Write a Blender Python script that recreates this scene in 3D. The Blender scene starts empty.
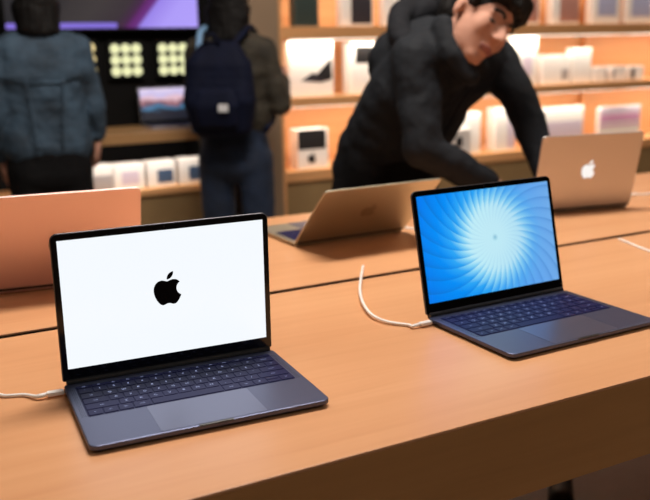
import bpy, bmesh, math, random
from mathutils import Vector, Matrix
random.seed(7)
S = bpy.context.scene
COL = S.collection

# ------------------------------------------------------------------ camera
TABLE = 0.92                                   # height of the table top
F_PX = 861.32
FW = Vector((0.45140054, 0.86183663, -0.23124702))
RT = Vector((0.8833905, -0.46818921, -0.02049609))
UP = Vector((0.12593164, 0.19502948, 0.97267915))
EYE = Vector((0, 0, TABLE + 0.4522))
cam = bpy.data.cameras.new('camera')
co = bpy.data.objects.new('camera', cam)
COL.objects.link(co)
m = Matrix((RT, UP, -FW)).transposed().to_4x4()
m.translation = EYE
co.matrix_world = m
cam.sensor_width = 36
cam.lens = F_PX / 650 * 36
cam.clip_start = 0.02
cam.dof.use_dof = True
cam.dof.focus_distance = 1.22
cam.dof.aperture_fstop = 4.0
S.camera = co
S.view_settings.view_transform = 'Standard'
S.view_settings.look = 'None'
S.view_settings.gamma = 1
S.view_settings.exposure = 0.0

# ------------------------------------------------------------------ world and lights
w = bpy.data.worlds.new('world')
S.world = w
w.use_nodes = True
w.node_tree.nodes['Background'].inputs[0].default_value = (1, .88, .78, 1)
w.node_tree.nodes['Background'].inputs[1].default_value = 0.03

def area_light(name, loc, sx, sy, power, color=(1, .9, .8), rot=(0, 0, 0)):
    l = bpy.data.lights.new(name, 'AREA')
    l.shape = 'RECTANGLE'; l.size = sx; l.size_y = sy
    l.energy = power; l.color = color
    o = bpy.data.objects.new(name, l)
    o.location = loc; o.rotation_euler = rot
    COL.objects.link(o)
    return o

WARM = (1, .90, .80)
CEIL = 3.3
LIGHTS = [(1.0, 1.85, 1.3, .5, 82), (-2.0, 1.85, 1.3, .5, 8), (3.9, 1.85, 1.3, .5, 17), (1.2, -1.4, 2.6, .45, 18)]  # last one is an unseen fill, added to brighten the front apron
for x, y, sx, sy, p in LIGHTS:
    area_light('ceiling_lamp', (x, y, CEIL - .03), sx, sy, p, WARM)

# ------------------------------------------------------------------ helpers
def P(px, py, d):
    """point at depth d along the viewing direction of the photograph"""
    return EYE + d * (FW + (px - 325) / F_PX * RT - (py - 250) / F_PX * UP)

def V(a, b, c):
    return a * RT + b * UP + c * FW

def onz(px, py, z=TABLE):
    d = FW + (px - 325) / F_PX * RT - (py - 250) / F_PX * UP
    return EYE + d * ((z - EYE.z) / d.z)

def ony(px, py, y):
    d = FW + (px - 325) / F_PX * RT - (py - 250) / F_PX * UP
    return EYE + d * ((y - EYE.y) / d.y)

def lin(r, g, b):
    f = lambda c: c / 12.92 if c <= .04045 else ((c + .055) / 1.055) ** 2.4
    return (f(r / 255), f(g / 255), f(b / 255), 1)

def mat(name, color, rough=.5, metal=0., noise=0., nscale=20., bump=0., bscale=60., spec=.5, coat=0.):
    m = bpy.data.materials.new(name); m.use_nodes = True
    nt = m.node_tree; b = nt.nodes['Principled BSDF']
    c = color if len(color) == 4 else (*color, 1)
    b.inputs['Base Color'].default_value = c
    b.inputs['Roughness'].default_value = rough
    b.inputs['Metallic'].default_value = metal
    b.inputs['Specular IOR Level'].default_value = spec
    b.inputs['Coat Weight'].default_value = coat
    tc = nt.nodes.new('ShaderNodeTexCoord')
    if noise > 0:
        n = nt.nodes.new('ShaderNodeTexNoise'); n.inputs['Scale'].default_value = nscale
        n.inputs['Detail'].default_value = 6
        nt.links.new(tc.outputs['Object'], n.inputs['Vector'])
        r = nt.nodes.new('ShaderNodeValToRGB')
        r.color_ramp.elements[0].position = .3; r.color_ramp.elements[1].position = .7
        r.color_ramp.elements[0].color = (*[max(0, x * (1 - noise)) for x in c[:3]], 1)
        r.color_ramp.elements[1].color = (*[min(1, x * (1 + noise)) for x in c[:3]], 1)
        nt.links.new(n.outputs['Fac'], r.inputs['Fac'])
        nt.links.new(r.outputs['Color'], b.inputs['Base Color'])
    if bump > 0:
        n2 = nt.nodes.new('ShaderNodeTexNoise'); n2.inputs['Scale'].default_value = bscale
        nt.links.new(tc.outputs['Object'], n2.inputs['Vector'])
        bp = nt.nodes.new('ShaderNodeBump'); bp.inputs['Strength'].default_value = bump
        bp.inputs['Distance'].default_value = .01
        nt.links.new(n2.outputs['Fac'], bp.inputs['Height'])
        nt.links.new(bp.outputs['Normal'], b.inputs['Normal'])
    return m

def wood(name, c1, c2, c3, rough=.38, scale=(.9, 14, 14), spec=.5):
    m = bpy.data.materials.new(name); m.use_nodes = True
    nt = m.node_tree; b = nt.nodes['Principled BSDF']
    b.inputs['Roughness'].default_value = rough
    b.inputs['Specular IOR Level'].default_value = spec
    tc = nt.nodes.new('ShaderNodeTexCoord'); mp = nt.nodes.new('ShaderNodeMapping')
    mp.inputs['Scale'].default_value = scale
    nt.links.new(tc.outputs['Object'], mp.inputs['Vector'])
    n = nt.nodes.new('ShaderNodeTexNoise'); n.inputs['Scale'].default_value = 2.2
    n.inputs['Detail'].default_value = 8; n.inputs['Roughness'].default_value = .6
    n.inputs['Distortion'].default_value = .4
    nt.links.new(mp.outputs['Vector'], n.inputs['Vector'])
    r = nt.nodes.new('ShaderNodeValToRGB')
    e = r.color_ramp.elements
    e[0].position = .25; e[0].color = c1; e[1].position = .75; e[1].color = c3
    k = e.new(.5); k.color = c2
    nt.links.new(n.outputs['Fac'], r.inputs['Fac'])
    # broad, slow tone drift from board to board
    n2 = nt.nodes.new('ShaderNodeTexNoise'); n2.inputs['Scale'].default_value = 1.6
    n2.inputs['Detail'].default_value = 2
    mp2 = nt.nodes.new('ShaderNodeMapping'); mp2.inputs['Scale'].default_value = (.5, 2.2, 2.2)
    nt.links.new(tc.outputs['Object'], mp2.inputs['Vector'])
    nt.links.new(mp2.outputs['Vector'], n2.inputs['Vector'])
    mx = nt.nodes.new('ShaderNodeMix'); mx.data_type = 'RGBA'; mx.blend_type = 'MULTIPLY'
    r2 = nt.nodes.new('ShaderNodeValToRGB')
    r2.color_ramp.elements[0].position = .35; r2.color_ramp.elements[0].color = (.93, .9, .88, 1)
    r2.color_ramp.elements[1].position = .65; r2.color_ramp.elements[1].color = (1, 1, 1, 1)
    nt.links.new(n2.outputs['Fac'], r2.inputs['Fac'])
    mx.inputs[0].default_value = 1
    nt.links.new(r.outputs['Color'], mx.inputs[6]); nt.links.new(r2.outputs['Color'], mx.inputs[7])
    nt.links.new(mx.outputs[2], b.inputs['Base Color'])
    return m

def emit(name, color, strength=1.):
    m = bpy.data.materials.new(name); m.use_nodes = True
    nt = m.node_tree; b = nt.nodes['Principled BSDF']
    b.inputs['Base Color'].default_value = (.01, .01, .01, 1)
    b.inputs['Roughness'].default_value = .25
    b.inputs['Emission Color'].default_value = color if len(color) == 4 else (*color, 1)
    b.inputs['Emission Strength'].default_value = strength
    return m

def finish(name, bm, material, parent=None, smooth=False, recalc=True):
    if recalc:
        bmesh.ops.recalc_face_normals(bm, faces=bm.faces)
    me = bpy.data.meshes.new(name); bm.to_mesh(me); bm.free()
    if material: me.materials.append(material)
    if smooth:
        for p in me.polygons: p.use_smooth = True
    o = bpy.data.objects.new(name, me)
    COL.objects.link(o)
    if parent: o.parent = parent
    return o

def tag(o, label, cat, group=None, kind=None):
    o['label'] = label; o['category'] = cat
    if group: o['group'] = group
    if kind: o['kind'] = kind
    return o

def empty(name, loc, rz=0.):
    o = bpy.data.objects.new(name, None); COL.objects.link(o)
    o.empty_display_size = .05
    o.location = loc; o.rotation_euler = (0, 0, rz)
    return o

def struct(name, bm, material, parent=None):
    o = finish(name, bm, material, parent)
    if not parent: o['kind'] = 'structure'
    return o

def add_box(bm, x0, x1, y0, y1, z0, z1, bevel=0., M=None, seg=2):
    b2 = bmesh.new()
    bmesh.ops.create_cube(b2, size=1)
    for v in b2.verts:
        v.co = Vector((x0 + (v.co.x + .5) * (x1 - x0), y0 + (v.co.y + .5) * (y1 - y0), z0 + (v.co.z + .5) * (z1 - z0)))
    if bevel > 0:
        bmesh.ops.bevel(b2, geom=b2.edges[:], offset=bevel, segments=seg, profile=.5, affect='EDGES')
    merge(bm, b2, M)

def merge(bm, b2, M=None):
    if M is not None: bmesh.ops.transform(b2, matrix=M, verts=b2.verts)
    me = bpy.data.meshes.new('tmp'); b2.to_mesh(me); b2.free()
    bm.from_mesh(me); bpy.data.meshes.remove(me)

def box(*a, **k):
    bm = bmesh.new(); add_box(bm, *a, **k); return bm

def rounded_outline(x0, x1, y0, y1, r, n=6, rb=None):
    pts = []; b = r if rb is None else rb; rt = r
    for cx, cy, a, r in ((x1 - rt, y1 - rt, 0, rt), (x0 + rt, y1 - rt, 90, rt), (x0 + b, y0 + b, 180, b), (x1 - b, y0 + b, 270, b)):
        for i in range(n + 1):
            t = math.radians(a + 90 * i / n)
            pts.append((cx + r * math.cos(t), cy + r * math.sin(t)))
    return pts

def add_slab(bm, outline, z0, z1, bev=0., M=None):
    """prism over an outline, with a small chamfer on both rims"""
    b2 = bmesh.new()
    cx = sum(p[0] for p in outline) / len(outline); cy = sum(p[1] for p in outline) / len(outline)
    def ring(inset, z):
        out = []
        n = len(outline)
        for i, (x, y) in enumerate(outline):
            a = Vector(outline[i - 1]); c = Vector(outline[(i + 1) % n])
            t = (c - a); nn = Vector((t.y, -t.x))
            if nn.length > 0: nn.normalize()
            out.append(b2.verts.new((x - nn.x * inset, y - nn.y * inset, z)))
        return out
    if bev > 0:
        rings = [ring(bev, z0), ring(bev * .3, z0 + bev * .3), ring(0, z0 + bev), ring(0, z1 - bev), ring(bev * .3, z1 - bev * .3), ring(bev, z1)]
    else:
        rings = [ring(0, z0), ring(0, z1)]
    for r0, r1 in zip(rings, rings[1:]):
        for i in range(len(r0)):
            j = (i + 1) % len(r0)
            b2.faces.new((r0[i], r0[j], r1[j], r1[i]))
    b2.faces.new(rings[-1]); b2.faces.new(list(reversed(rings[0])))
    merge(bm, b2, M)

def spline(pts, n=10):
    pts = [Vector(p) for p in pts]
    q = [pts[0] * 2 - pts[1]] + pts + [pts[-1] * 2 - pts[-2]]
    out = []
    for i in range(1, len(q) - 2):
        for k in range(n):
            t = k / n; a, b, c, d = q[i - 1:i + 3]
            out.append(.5 * ((2 * b) + (c - a) * t + (2 * a - 5 * b + 4 * c - d) * t * t + (3 * b - a - 3 * c + d) * t ** 3))
    out.append(pts[-1])
    return out

def add_tube(bm, pts, r, n=10, r1=None):
    rings = []
    pts = [Vector(p) for p in pts]
    for i, p in enumerate(pts):
        t = (pts[min(i + 1, len(pts) - 1)] - pts[max(i - 1, 0)]).normalized()
        a = t.orthogonal() if i == 0 else (prev - t * prev.dot(t))
        a.normalize(); prev = a; b = t.cross(a)
        rr = r if r1 is None else r + (r1 - r) * i / (len(pts) - 1)
        rings.append([bm.verts.new(p + rr * (math.cos(2 * math.pi * k / n) * a + math.sin(2 * math.pi * k / n) * b)) for k in range(n)])
    for r0, r1_ in zip(rings, rings[1:]):
        for k in range(n):
            bm.faces.new((r0[k], r0[(k + 1) % n], r1_[(k + 1) % n], r1_[k]))
    bm.faces.new(rings[-1]); bm.faces.new(list(reversed(rings[0])))

def add_capsule(bm, p0, r0, p1, r1, n=16):
    p0, p1 = Vector(p0), Vector(p1)
    t = p1 - p0
    t = Vector((0, 0, 1)) if t.length < 1e-6 else t.normalized()
    a = t.orthogonal().normalized(); b = t.cross(a)
    rings = []
    h = 5
    for i in range(1, h + 1):
        th = math.pi / 2 * i / h
        rings.append((p0 - t * r0 * math.cos(th), r0 * math.sin(th)))
    for i in range(h, 0, -1):
        th = math.pi / 2 * i / h
        rings.append((p1 + t * r1 * math.cos(th), r1 * math.sin(th)))
    vs = [[bm.verts.new(c + rr * (math.cos(2 * math.pi * k / n) * a + math.sin(2 * math.pi * k / n) * b)) for k in range(n)] for c, rr in rings]
    s = bm.verts.new(p0 - t * r0); e = bm.verts.new(p1 + t * r1)
    for k in range(n):
        j = (k + 1) % n
        bm.faces.new((s, vs[0][j], vs[0][k])); bm.faces.new((e, vs[-1][k], vs[-1][j]))
        for r_, q_ in zip(vs, vs[1:]):
            bm.faces.new((r_[k], r_[j], q_[j], q_[k]))

def add_ellipsoid(bm, c, ax, ay, az, n=20):
    """ax, ay, az: half-axis vectors"""
    b2 = bmesh.new()
    bmesh.ops.create_uvsphere(b2, u_segments=n, v_segments=n // 2, radius=1)
    M = Matrix((ax, ay, az)).transposed().to_4x4(); M.translation = Vector(c)
    merge(bm, b2, M)

def blob(name, bm, material, voxel=.008, smooth=6, parent=None, disp=0., dscale=.12):
    """melt overlapping volumes into one continuous surface"""
    bmesh.ops.recalc_face_normals(bm, faces=bm.faces)
    me = bpy.data.meshes.new(name); bm.to_mesh(me); bm.free()
    o = bpy.data.objects.new(name, me); COL.objects.link(o)
    r = o.modifiers.new('r', 'REMESH'); r.mode = 'VOXEL'; r.voxel_size = voxel
    s = o.modifiers.new('s', 'SMOOTH'); s.factor = .5; s.iterations = smooth
    if disp > 0:
        tx = bpy.data.textures.new(name + '_folds', 'CLOUDS'); tx.noise_scale = dscale
        d = o.modifiers.new('d', 'DISPLACE'); d.texture = tx; d.strength = disp; d.texture_coords = 'LOCAL'
    dg = bpy.context.evaluated_depsgraph_get()
    new = bpy.data.meshes.new_from_object(o.evaluated_get(dg))
    o.modifiers.clear(); o.data = new; bpy.data.meshes.remove(me); new.name = name
    new.materials.clear(); new.materials.append(material)
    for p in new.polygons: p.use_smooth = True
    if parent: o.parent = parent
    return o

# ------------------------------------------------------------------ materials
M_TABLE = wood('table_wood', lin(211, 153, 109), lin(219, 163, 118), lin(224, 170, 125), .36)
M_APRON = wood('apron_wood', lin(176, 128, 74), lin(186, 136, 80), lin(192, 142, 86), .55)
M_SHELF = wood('shelf_wood', lin(222, 166, 112), lin(230, 174, 118), lin(236, 182, 126), .5)
M_OAK = wood('counter_wood', lin(170, 132, 88), lin(180, 140, 94), lin(188, 148, 102), .5)
M_BASEP = mat('base_panel_paint', lin(150, 124, 84), .6, noise=.08, nscale=6)
M_PILASTER = mat('pilaster_finish', lin(150, 128, 104), .6, noise=.06, nscale=5)
M_BLACKWALL = mat('black_wall_panel', lin(7, 7, 8), .7, spec=.2)
M_FLOOR = mat('stone_floor', lin(150, 132, 120), .55, noise=.15, nscale=5)
M_CEIL = mat('ceiling_paint', lin(200, 190, 180), .8, noise=.02)
M_DARKWALL = mat('dark_wall_paint', lin(70, 60, 52), .8, noise=.05)
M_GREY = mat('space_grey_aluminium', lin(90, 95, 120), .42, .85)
M_GREYLID = mat('space_grey_lid', lin(92, 92, 98), .4, .85)
M_SILVER = mat('silver_aluminium', lin(212, 208, 208), .42, .9)
M_GOLD = mat('gold_aluminium', lin(204, 198, 178), .42, .9)
M_ROSE = mat('rose_aluminium', lin(252, 222, 218), .55, .9)
M_BEZEL = mat('black_glass', lin(10, 11, 13), .12)
M_HINGE = mat('hinge_plastic', lin(24, 25, 28), .4)
M_KEY = mat('key_plastic_screen_tint', lin(12, 17, 66), .5, spec=.2)  # navy tint puts the screen's reflection into the key colour
M_LEGEND = emit('backlit_legend', lin(180, 192, 240), .95)
M_PAD = mat('trackpad_glass', lin(112, 116, 140), .34, .8)
M_WHITE = mat('white_plastic', lin(248, 245, 242), .4)
M_BLACK = mat('black_plastic', lin(8, 8, 9), .5, spec=.25)
M_LOGO_WHITE = emit('lit_logo', lin(255, 250, 245), .95)
M_LOGO_DIM = mat('polished_logo', lin(176, 166, 148), .36, .9)
M_LOGO_BLACK = mat('screen_black', lin(5, 8, 16), .4, spec=.08)
M_STRIP = emit('led_strip', (1, .86, .68), 1.5)

def screen_white():
    return emit('white_screen', lin(245, 250, 255), 1.0)

def screen_swirl():
    """pale pinwheel of petals on blue, laid out in the panel's own metres"""
    m = bpy.data.materials.new('swirl_screen'); m.use_nodes = True
    nt = m.node_tree; N = nt.nodes.new; L = nt.links.new
    b = nt.nodes['Principled BSDF']
    b.inputs['Base Color'].default_value = (.01, .01, .01, 1); b.inputs['Roughness'].default_value = .25
    tc = N('ShaderNodeTexCoord'); sp = N('ShaderNodeSeparateXYZ'); L(tc.outputs['UV'], sp.inputs[0])
    def math_(op, a, b_=None, clamp=False):
        n = N('ShaderNodeMath'); n.operation = op; n.use_clamp = clamp
        for i, v in enumerate((a, b_)):
            if v is None: continue
            if isinstance(v, (int, float)): n.inputs[i].default_value = v
            else: L(v, n.inputs[i])
        return n.outputs[0]
    x = math_('MULTIPLY', math_('SUBTRACT', sp.outputs[0], .535), 1.6)
    y = math_('SUBTRACT', sp.outputs[1], .52)
    r = math_('SQRT', math_('ADD', math_('MULTIPLY', x, x), math_('MULTIPLY', y, y)))
    a = math_('ARCTAN2', y, x)
    # spiral phase; 32 petals
    ph = math_('ADD', math_('MULTIPLY', a, 36 / (2 * math.pi) * 1.0), math_('MULTIPLY', r, 4.5))
    fr = math_('FRACT', ph)
    edge = math_('POWER', fr, 4.0)
    wob = N('ShaderNodeTexNoise'); wob.inputs['Scale'].default_value = 5; L(tc.outputs['UV'], wob.inputs['Vector'])
    rr = math_('ADD', r, math_('MULTIPLY', math_('SUBTRACT', fr, .5), .10))
    rr = math_('ADD', rr, math_('MULTIPLY', math_('SUBTRACT', wob.outputs['Fac'], .5), .08))
    ramp = N('ShaderNodeValToRGB'); e = ramp.color_ramp.elements
    e[0].position = 0; e[0].color = lin(190, 234, 246)
    e[1].position = 1; e[1].color = lin(0, 120, 235)
    for p, c in ((.12, lin(194, 236, 247)), (.31, lin(190, 236, 248)), (.40, lin(130, 210, 246)), (.50, lin(44, 166, 246)), (.66, lin(0, 142, 246))):
        k = e.new(p); k.color = c
    L(rr, ramp.inputs['Fac'])
    # the right side of the picture is a softer lavender blue
    mixr = N('ShaderNodeMix'); mixr.data_type = 'RGBA'
    fx = math_('MULTIPLY', math_('MULTIPLY', math_('SUBTRACT', sp.outputs[0], .42, ), 1.5, True), math_('MULTIPLY', r, 1.7, True))
    L(fx, mixr.inputs[0]); L(ramp.outputs['Color'], mixr.inputs[6]); mixr.inputs[7].default_value = lin(122, 178, 232)
    # thin darker line where petals overlap
    mixe = N('ShaderNodeMix'); mixe.data_type = 'RGBA'
    fe = math_('MULTIPLY', edge, math_('MULTIPLY', r, .6, True))
    L(fe, mixe.inputs[0]); L(mixr.outputs[2], mixe.inputs[6]); mixe.inputs[7].default_value = lin(20, 104, 190)
    dot = N('ShaderNodeMix'); dot.data_type = 'RGBA'
    fd = math_('SUBTRACT', 1., math_('MULTIPLY', r, 26.), True)
    L(math_('MULTIPLY', fd, .6), dot.inputs[0]); L(mixe.outputs[2], dot.inputs[6]); dot.inputs[7].default_value = lin(60, 150, 190)
    L(dot.outputs[2], b.inputs['Emission Color'])
    b.inputs['Emission Strength'].default_value = 1.
    return m

def uv_quad(name, bm, corners, material, parent):
    """flat display panel with its own UVs; corners bl, br, tr, tl"""
    uvl = bm.loops.layers.uv.new('UVMap')
    f = bm.faces.new([bm.verts.new(c) for c in corners])
    for l, uv in zip(f.loops, ((0, 0), (1, 0), (1, 1), (0, 1))): l[uvl].uv = uv
    return finish(name, bm, material, parent, recalc=False)

# ------------------------------------------------------------------ room shell
struct('floor', box(-4, 9, -4, 6, -.1, 0), M_FLOOR)
struct('ceiling', box(-4, 9, -4, 6, CEIL + .05, CEIL + .15), M_CEIL)
struct('wall_back', box(-4, 9, 4.52, 4.62, 0, CEIL + .05), M_DARKWALL)
struct('wall_left', box(-4.1, -4, -4, 6, 0, CEIL + .05), M_DARKWALL)
struct('wall_right', box(9, 9.1, -4, 6, 0, CEIL + .05), M_DARKWALL)
struct('wall_front', box(-4, 9, -4.1, -4, 0, CEIL + .05), M_DARKWALL)

# wood-faced shelving on the right half of the back wall
YS, YB = 4.10, 4.50
XL, XR = 1.895, 6.2
SH = [(1.405, 1.468), (1.058, 1.107), (.665, .722)]        # under side, top side of the three shelves
unit = tag(empty('shelving_unit', (XL, YS, 0)), 'wide orange wood shelving unit with lit shelves full of boxes behind the leaning man', 'shelf')
def upart(name, a, mt, bev=.002):
    x0, x1, y0, y1, z0, z1 = a
    return finish(name, box(x0 - XL, x1 - XL, y0 - YS, y1 - YS, z0, z1, bevel=bev), mt, unit)
upart('back_panel', (XL, XR, YB - .02, YB, .1, 2.6), M_SHELF)
for z0, z1 in SH + [(1.86, 1.91), (2.3, 2.35)]:
    upart('shelf', (XL + .03, XR, YS, YB - .02, z0, z1), M_SHELF)
upart('side_panel', (XL, XL + .03, YS - .005, YB - .02, .1, 2.6), M_SHELF)
upart('batten', (4.335, 4.365, YB - .06, YB - .021, .722, 2.6), M_SHELF)
upart('base_panel', (XL, XR, YS + .02, YB - .021, 0, .664), M_BASEP)
upart('top_panel', (XL, XR, YS - .005, YB, 2.6, 2.65), M_SHELF)
for z0, z1 in SH[:2] + [(1.86, 1.91)]:
    st = upart('light_strip', (XL + .1, XR - .1, YS + .045, YS + .06, z0 - .006, z0), M_STRIP, 0)
    area_light('shelf_lamp', ((XL + 4.33) / 2, YS + .022, z0 - .01), 2.35, .03, 7.5, (1, .88, .74), (math.radians(24), 0, 0))
    area_light('shelf_lamp', ((XR + 4.37) / 2, YS + .022, z0 - .01), 1.7, .03, 5.6, (1, .88, .74), (math.radians(24), 0, 0))

# pilaster between the bays
struct('trim_1', box(1.69, 1.893, 4.06, 4.52, 0, CEIL + .04, bevel=.004), M_PILASTER)

# left bay: black wall with counter and low shelf
lb = tag(empty('display_bay', (0, YS, 0)), 'black wall bay with a wooden counter and low shelf left of the pilaster', 'display unit')
def lpart(name, a, mt, bev=.002):
    x0, x1, y0, y1, z0, z1 = a
    return finish(name, box(x0, x1, y0 - YS, y1 - YS, z0, z1, bevel=bev), mt, lb)
lpart('back_panel', (-3.5, 1.69, 4.48, 4.51, .1, 3.2), M_BLACKWALL, 0)
lpart('counter_top', (.2, 1.50, 4.05, 4.48, .935, .985), M_OAK)
lpart('shelf', (.2, 1.62, YS, 4.48, .672, .704), M_SHELF)
lpart('base_panel', (.2, 1.62, YS + .02, 4.48, 0, .671), M_BASEP)
lpart('end_panel', (1.50, 1.535, 4.06, 4.479, .705, 1.16), M_BLACKWALL)
area_light('shelf_lamp', (.9, 4.09, .928), 1.2, .03, 2.2, (1, .90, .80), (math.radians(16), 0, 0))

# ------------------------------------------------------------------ table
Y0, Y1, Y2 = .78, 1.4327, 2.1023
XA, XB = -1.1, 4.3
tb = tag(empty('display_table', (0, 0, 0)), 'long honey coloured wooden display table holding all the large laptops', 'table')
finish('tabletop', box(XA, XB, Y0, Y1 - .010, TABLE - .004, TABLE, bevel=.001), M_TABLE, tb)
finish('tabletop', box(XA, XB, Y1 + .010, Y2, TABLE - .004, TABLE, bevel=.001), M_TABLE, tb)
bm = box(XA, XB, Y0, Y0 + .03, TABLE - .12, TABLE - .004)
add_box(bm, XA, XB, Y2 - .03, Y2, TABLE - .12, TABLE - .004)
add_box(bm, XA, XA + .03, Y0 + .03, Y2 - .03, TABLE - .12, TABLE - .004)
add_box(bm, XB - .03, XB, Y0 + .03, Y2 - .03, TABLE - .12, TABLE - .004)
add_box(bm, XA + .03, XB - .03, Y1 - .05, Y1 + .05, TABLE - .12, TABLE - .09)
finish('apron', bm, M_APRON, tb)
bm = box(XA + .03, XB - .03, Y1 - .0098, Y1 - .0088, TABLE - .09, TABLE - .003)
add_box(bm, XA + .03, XB - .03, Y1 + .0088, Y1 + .0098, TABLE - .09, TABLE - .003)
add_box(bm, XA + .03, XB - .03, Y1 - .0088, Y1 + .0088, TABLE - .09, TABLE - .085)
finish('seam_shade_lining', bm, M_BLACK, tb)  # black lining added so the gap between the boards reads as deep shade
for x in (XA + .03, XB - .15):
    for y in (Y0 + .03, Y2 - .15):
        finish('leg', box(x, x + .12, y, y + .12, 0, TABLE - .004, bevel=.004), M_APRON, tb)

# ------------------------------------------------------------------ logo outline (24 x 24 grid, y down)
LOGO_A = ((12.152, 6.896), [(-.948, 0, -2.415, -1.078, -3.96, -1.04), (-2.04, .027, -3.91, 1.183, -4.961, 3.014),
    (-2.117, 3.675, -.546, 9.103, 1.519, 12.09), (1.013, 1.454, 2.208, 3.09, 3.792, 3.039), (1.52, -.065, 2.09, -.987, 3.935, -.987),
    (1.831, 0, 2.35, .987, 3.96, .948), (1.637, -.026, 2.676, -1.48, 3.676, -2.948), (1.156, -1.688, 1.636, -3.325, 1.662, -3.415),
    (-.039, -.013, -3.182, -1.221, -3.22, -4.857), (-.026, -3.04, 2.48, -4.494, 2.597, -4.559), (-1.429, -2.09, -3.623, -2.324, -4.39, -2.376),
    (-2, -.156, -3.675, 1.09, -4.61, 1.09)])
LOGO_B = ((15.53, 3.83), [(.843, -1.012, 1.4, -2.427, 1.245, -3.83), (-1.207, .052, -2.662, .805, -3.532, 1.818),
    (-.78, .896, -1.454, 2.338, -1.273, 3.714), (1.338, .104, 2.715, -.688, 3.559, -1.701)])
def logo_loops(h, mirror=False):
    out = []
    for (x, y), segs in (LOGO_A, LOGO_B):
        pts = []
        for s in segs:
            p0 = (x, y); p1 = (x + s[0], y + s[1]); p2 = (x + s[2], y + s[3]); p3 = (x + s[4], y + s[5])
            for i in range(8):
                t = i / 8; u = 1 - t
                pts.append(tuple(u ** 3 * a + 3 * u * u * t * b + 3 * u * t * t * c + t ** 3 * d for a, b, c, d in zip(p0, p1, p2, p3)))
            x, y = p3
        out.append([((-(px - 12) if mirror else px - 12) / 24 * h, (12 - py) / 24 * h) for px, py in pts])
    return out
def logo_mesh(h, place, thick, mirror=False):
    """place(u, v, n) -> point"""
    bm = bmesh.new()
    for lp in logo_loops(h, mirror):
        a = [bm.verts.new(place(u, v, 0)) for u, v in lp]
        b = [bm.verts.new(place(u, v, thick)) for u, v in lp]
        bm.faces.new(a); bm.faces.new(list(reversed(b)))
        for i in range(len(a)):
            j = (i + 1) % len(a); bm.faces.new((a[i], b[i], b[j], a[j]))
    bmesh.ops.triangulate(bm, faces=[f for f in bm.faces if len(f.verts) > 4])
    return bm

# ------------------------------------------------------------------ laptops
GLYPH = {}
def glyph(txt, size):
    k = (txt, size)
    if k not in GLYPH:
        c = bpy.data.curves.new('glyph', 'FONT'); c.body = txt; c.size = size
        c.align_x = 'CENTER'; c.align_y = 'CENTER'; c.resolution_u = 2
        o = bpy.data.objects.new('glyph', c); COL.objects.link(o)
        dg = bpy.context.evaluated_depsgraph_get()
        GLYPH[k] = bpy.data.meshes.new_from_object(o.evaluated_get(dg))
        bpy.data.objects.remove(o); bpy.data.curves.remove(c)
    return GLYPH[k]

U = .01905
ROWS = [[(14.5 / 14, t) for t in ('esc', 'F1', 'F2', 'F3', 'F4', 'F5', 'F6', 'F7', 'F8', 'F9', 'F10', 'F11', 'F12', '')],
        [(1, t) for t in '`1234567890-='] + [(1.5, 'delete')],
        [(1.5, 'tab')] + [(1, t) for t in 'QWERTYUIOP[]\\'],
        [(1.75, 'caps')] + [(1, t) for t in "ASDFGHJKL;'"] + [(1.75, 'return')],
        [(2.25, 'shift')] + [(1, t) for t in 'ZXCVBNM,./'] + [(2.25, 'shift')],
        [(1, 'fn'), (1, 'ctrl'), (1, 'opt'), (1.25, 'cmd'), (5, ''), (1.25, 'cmd'), (1, 'opt'), (1, '<'), (1, ''), (1, '>')]]

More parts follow.
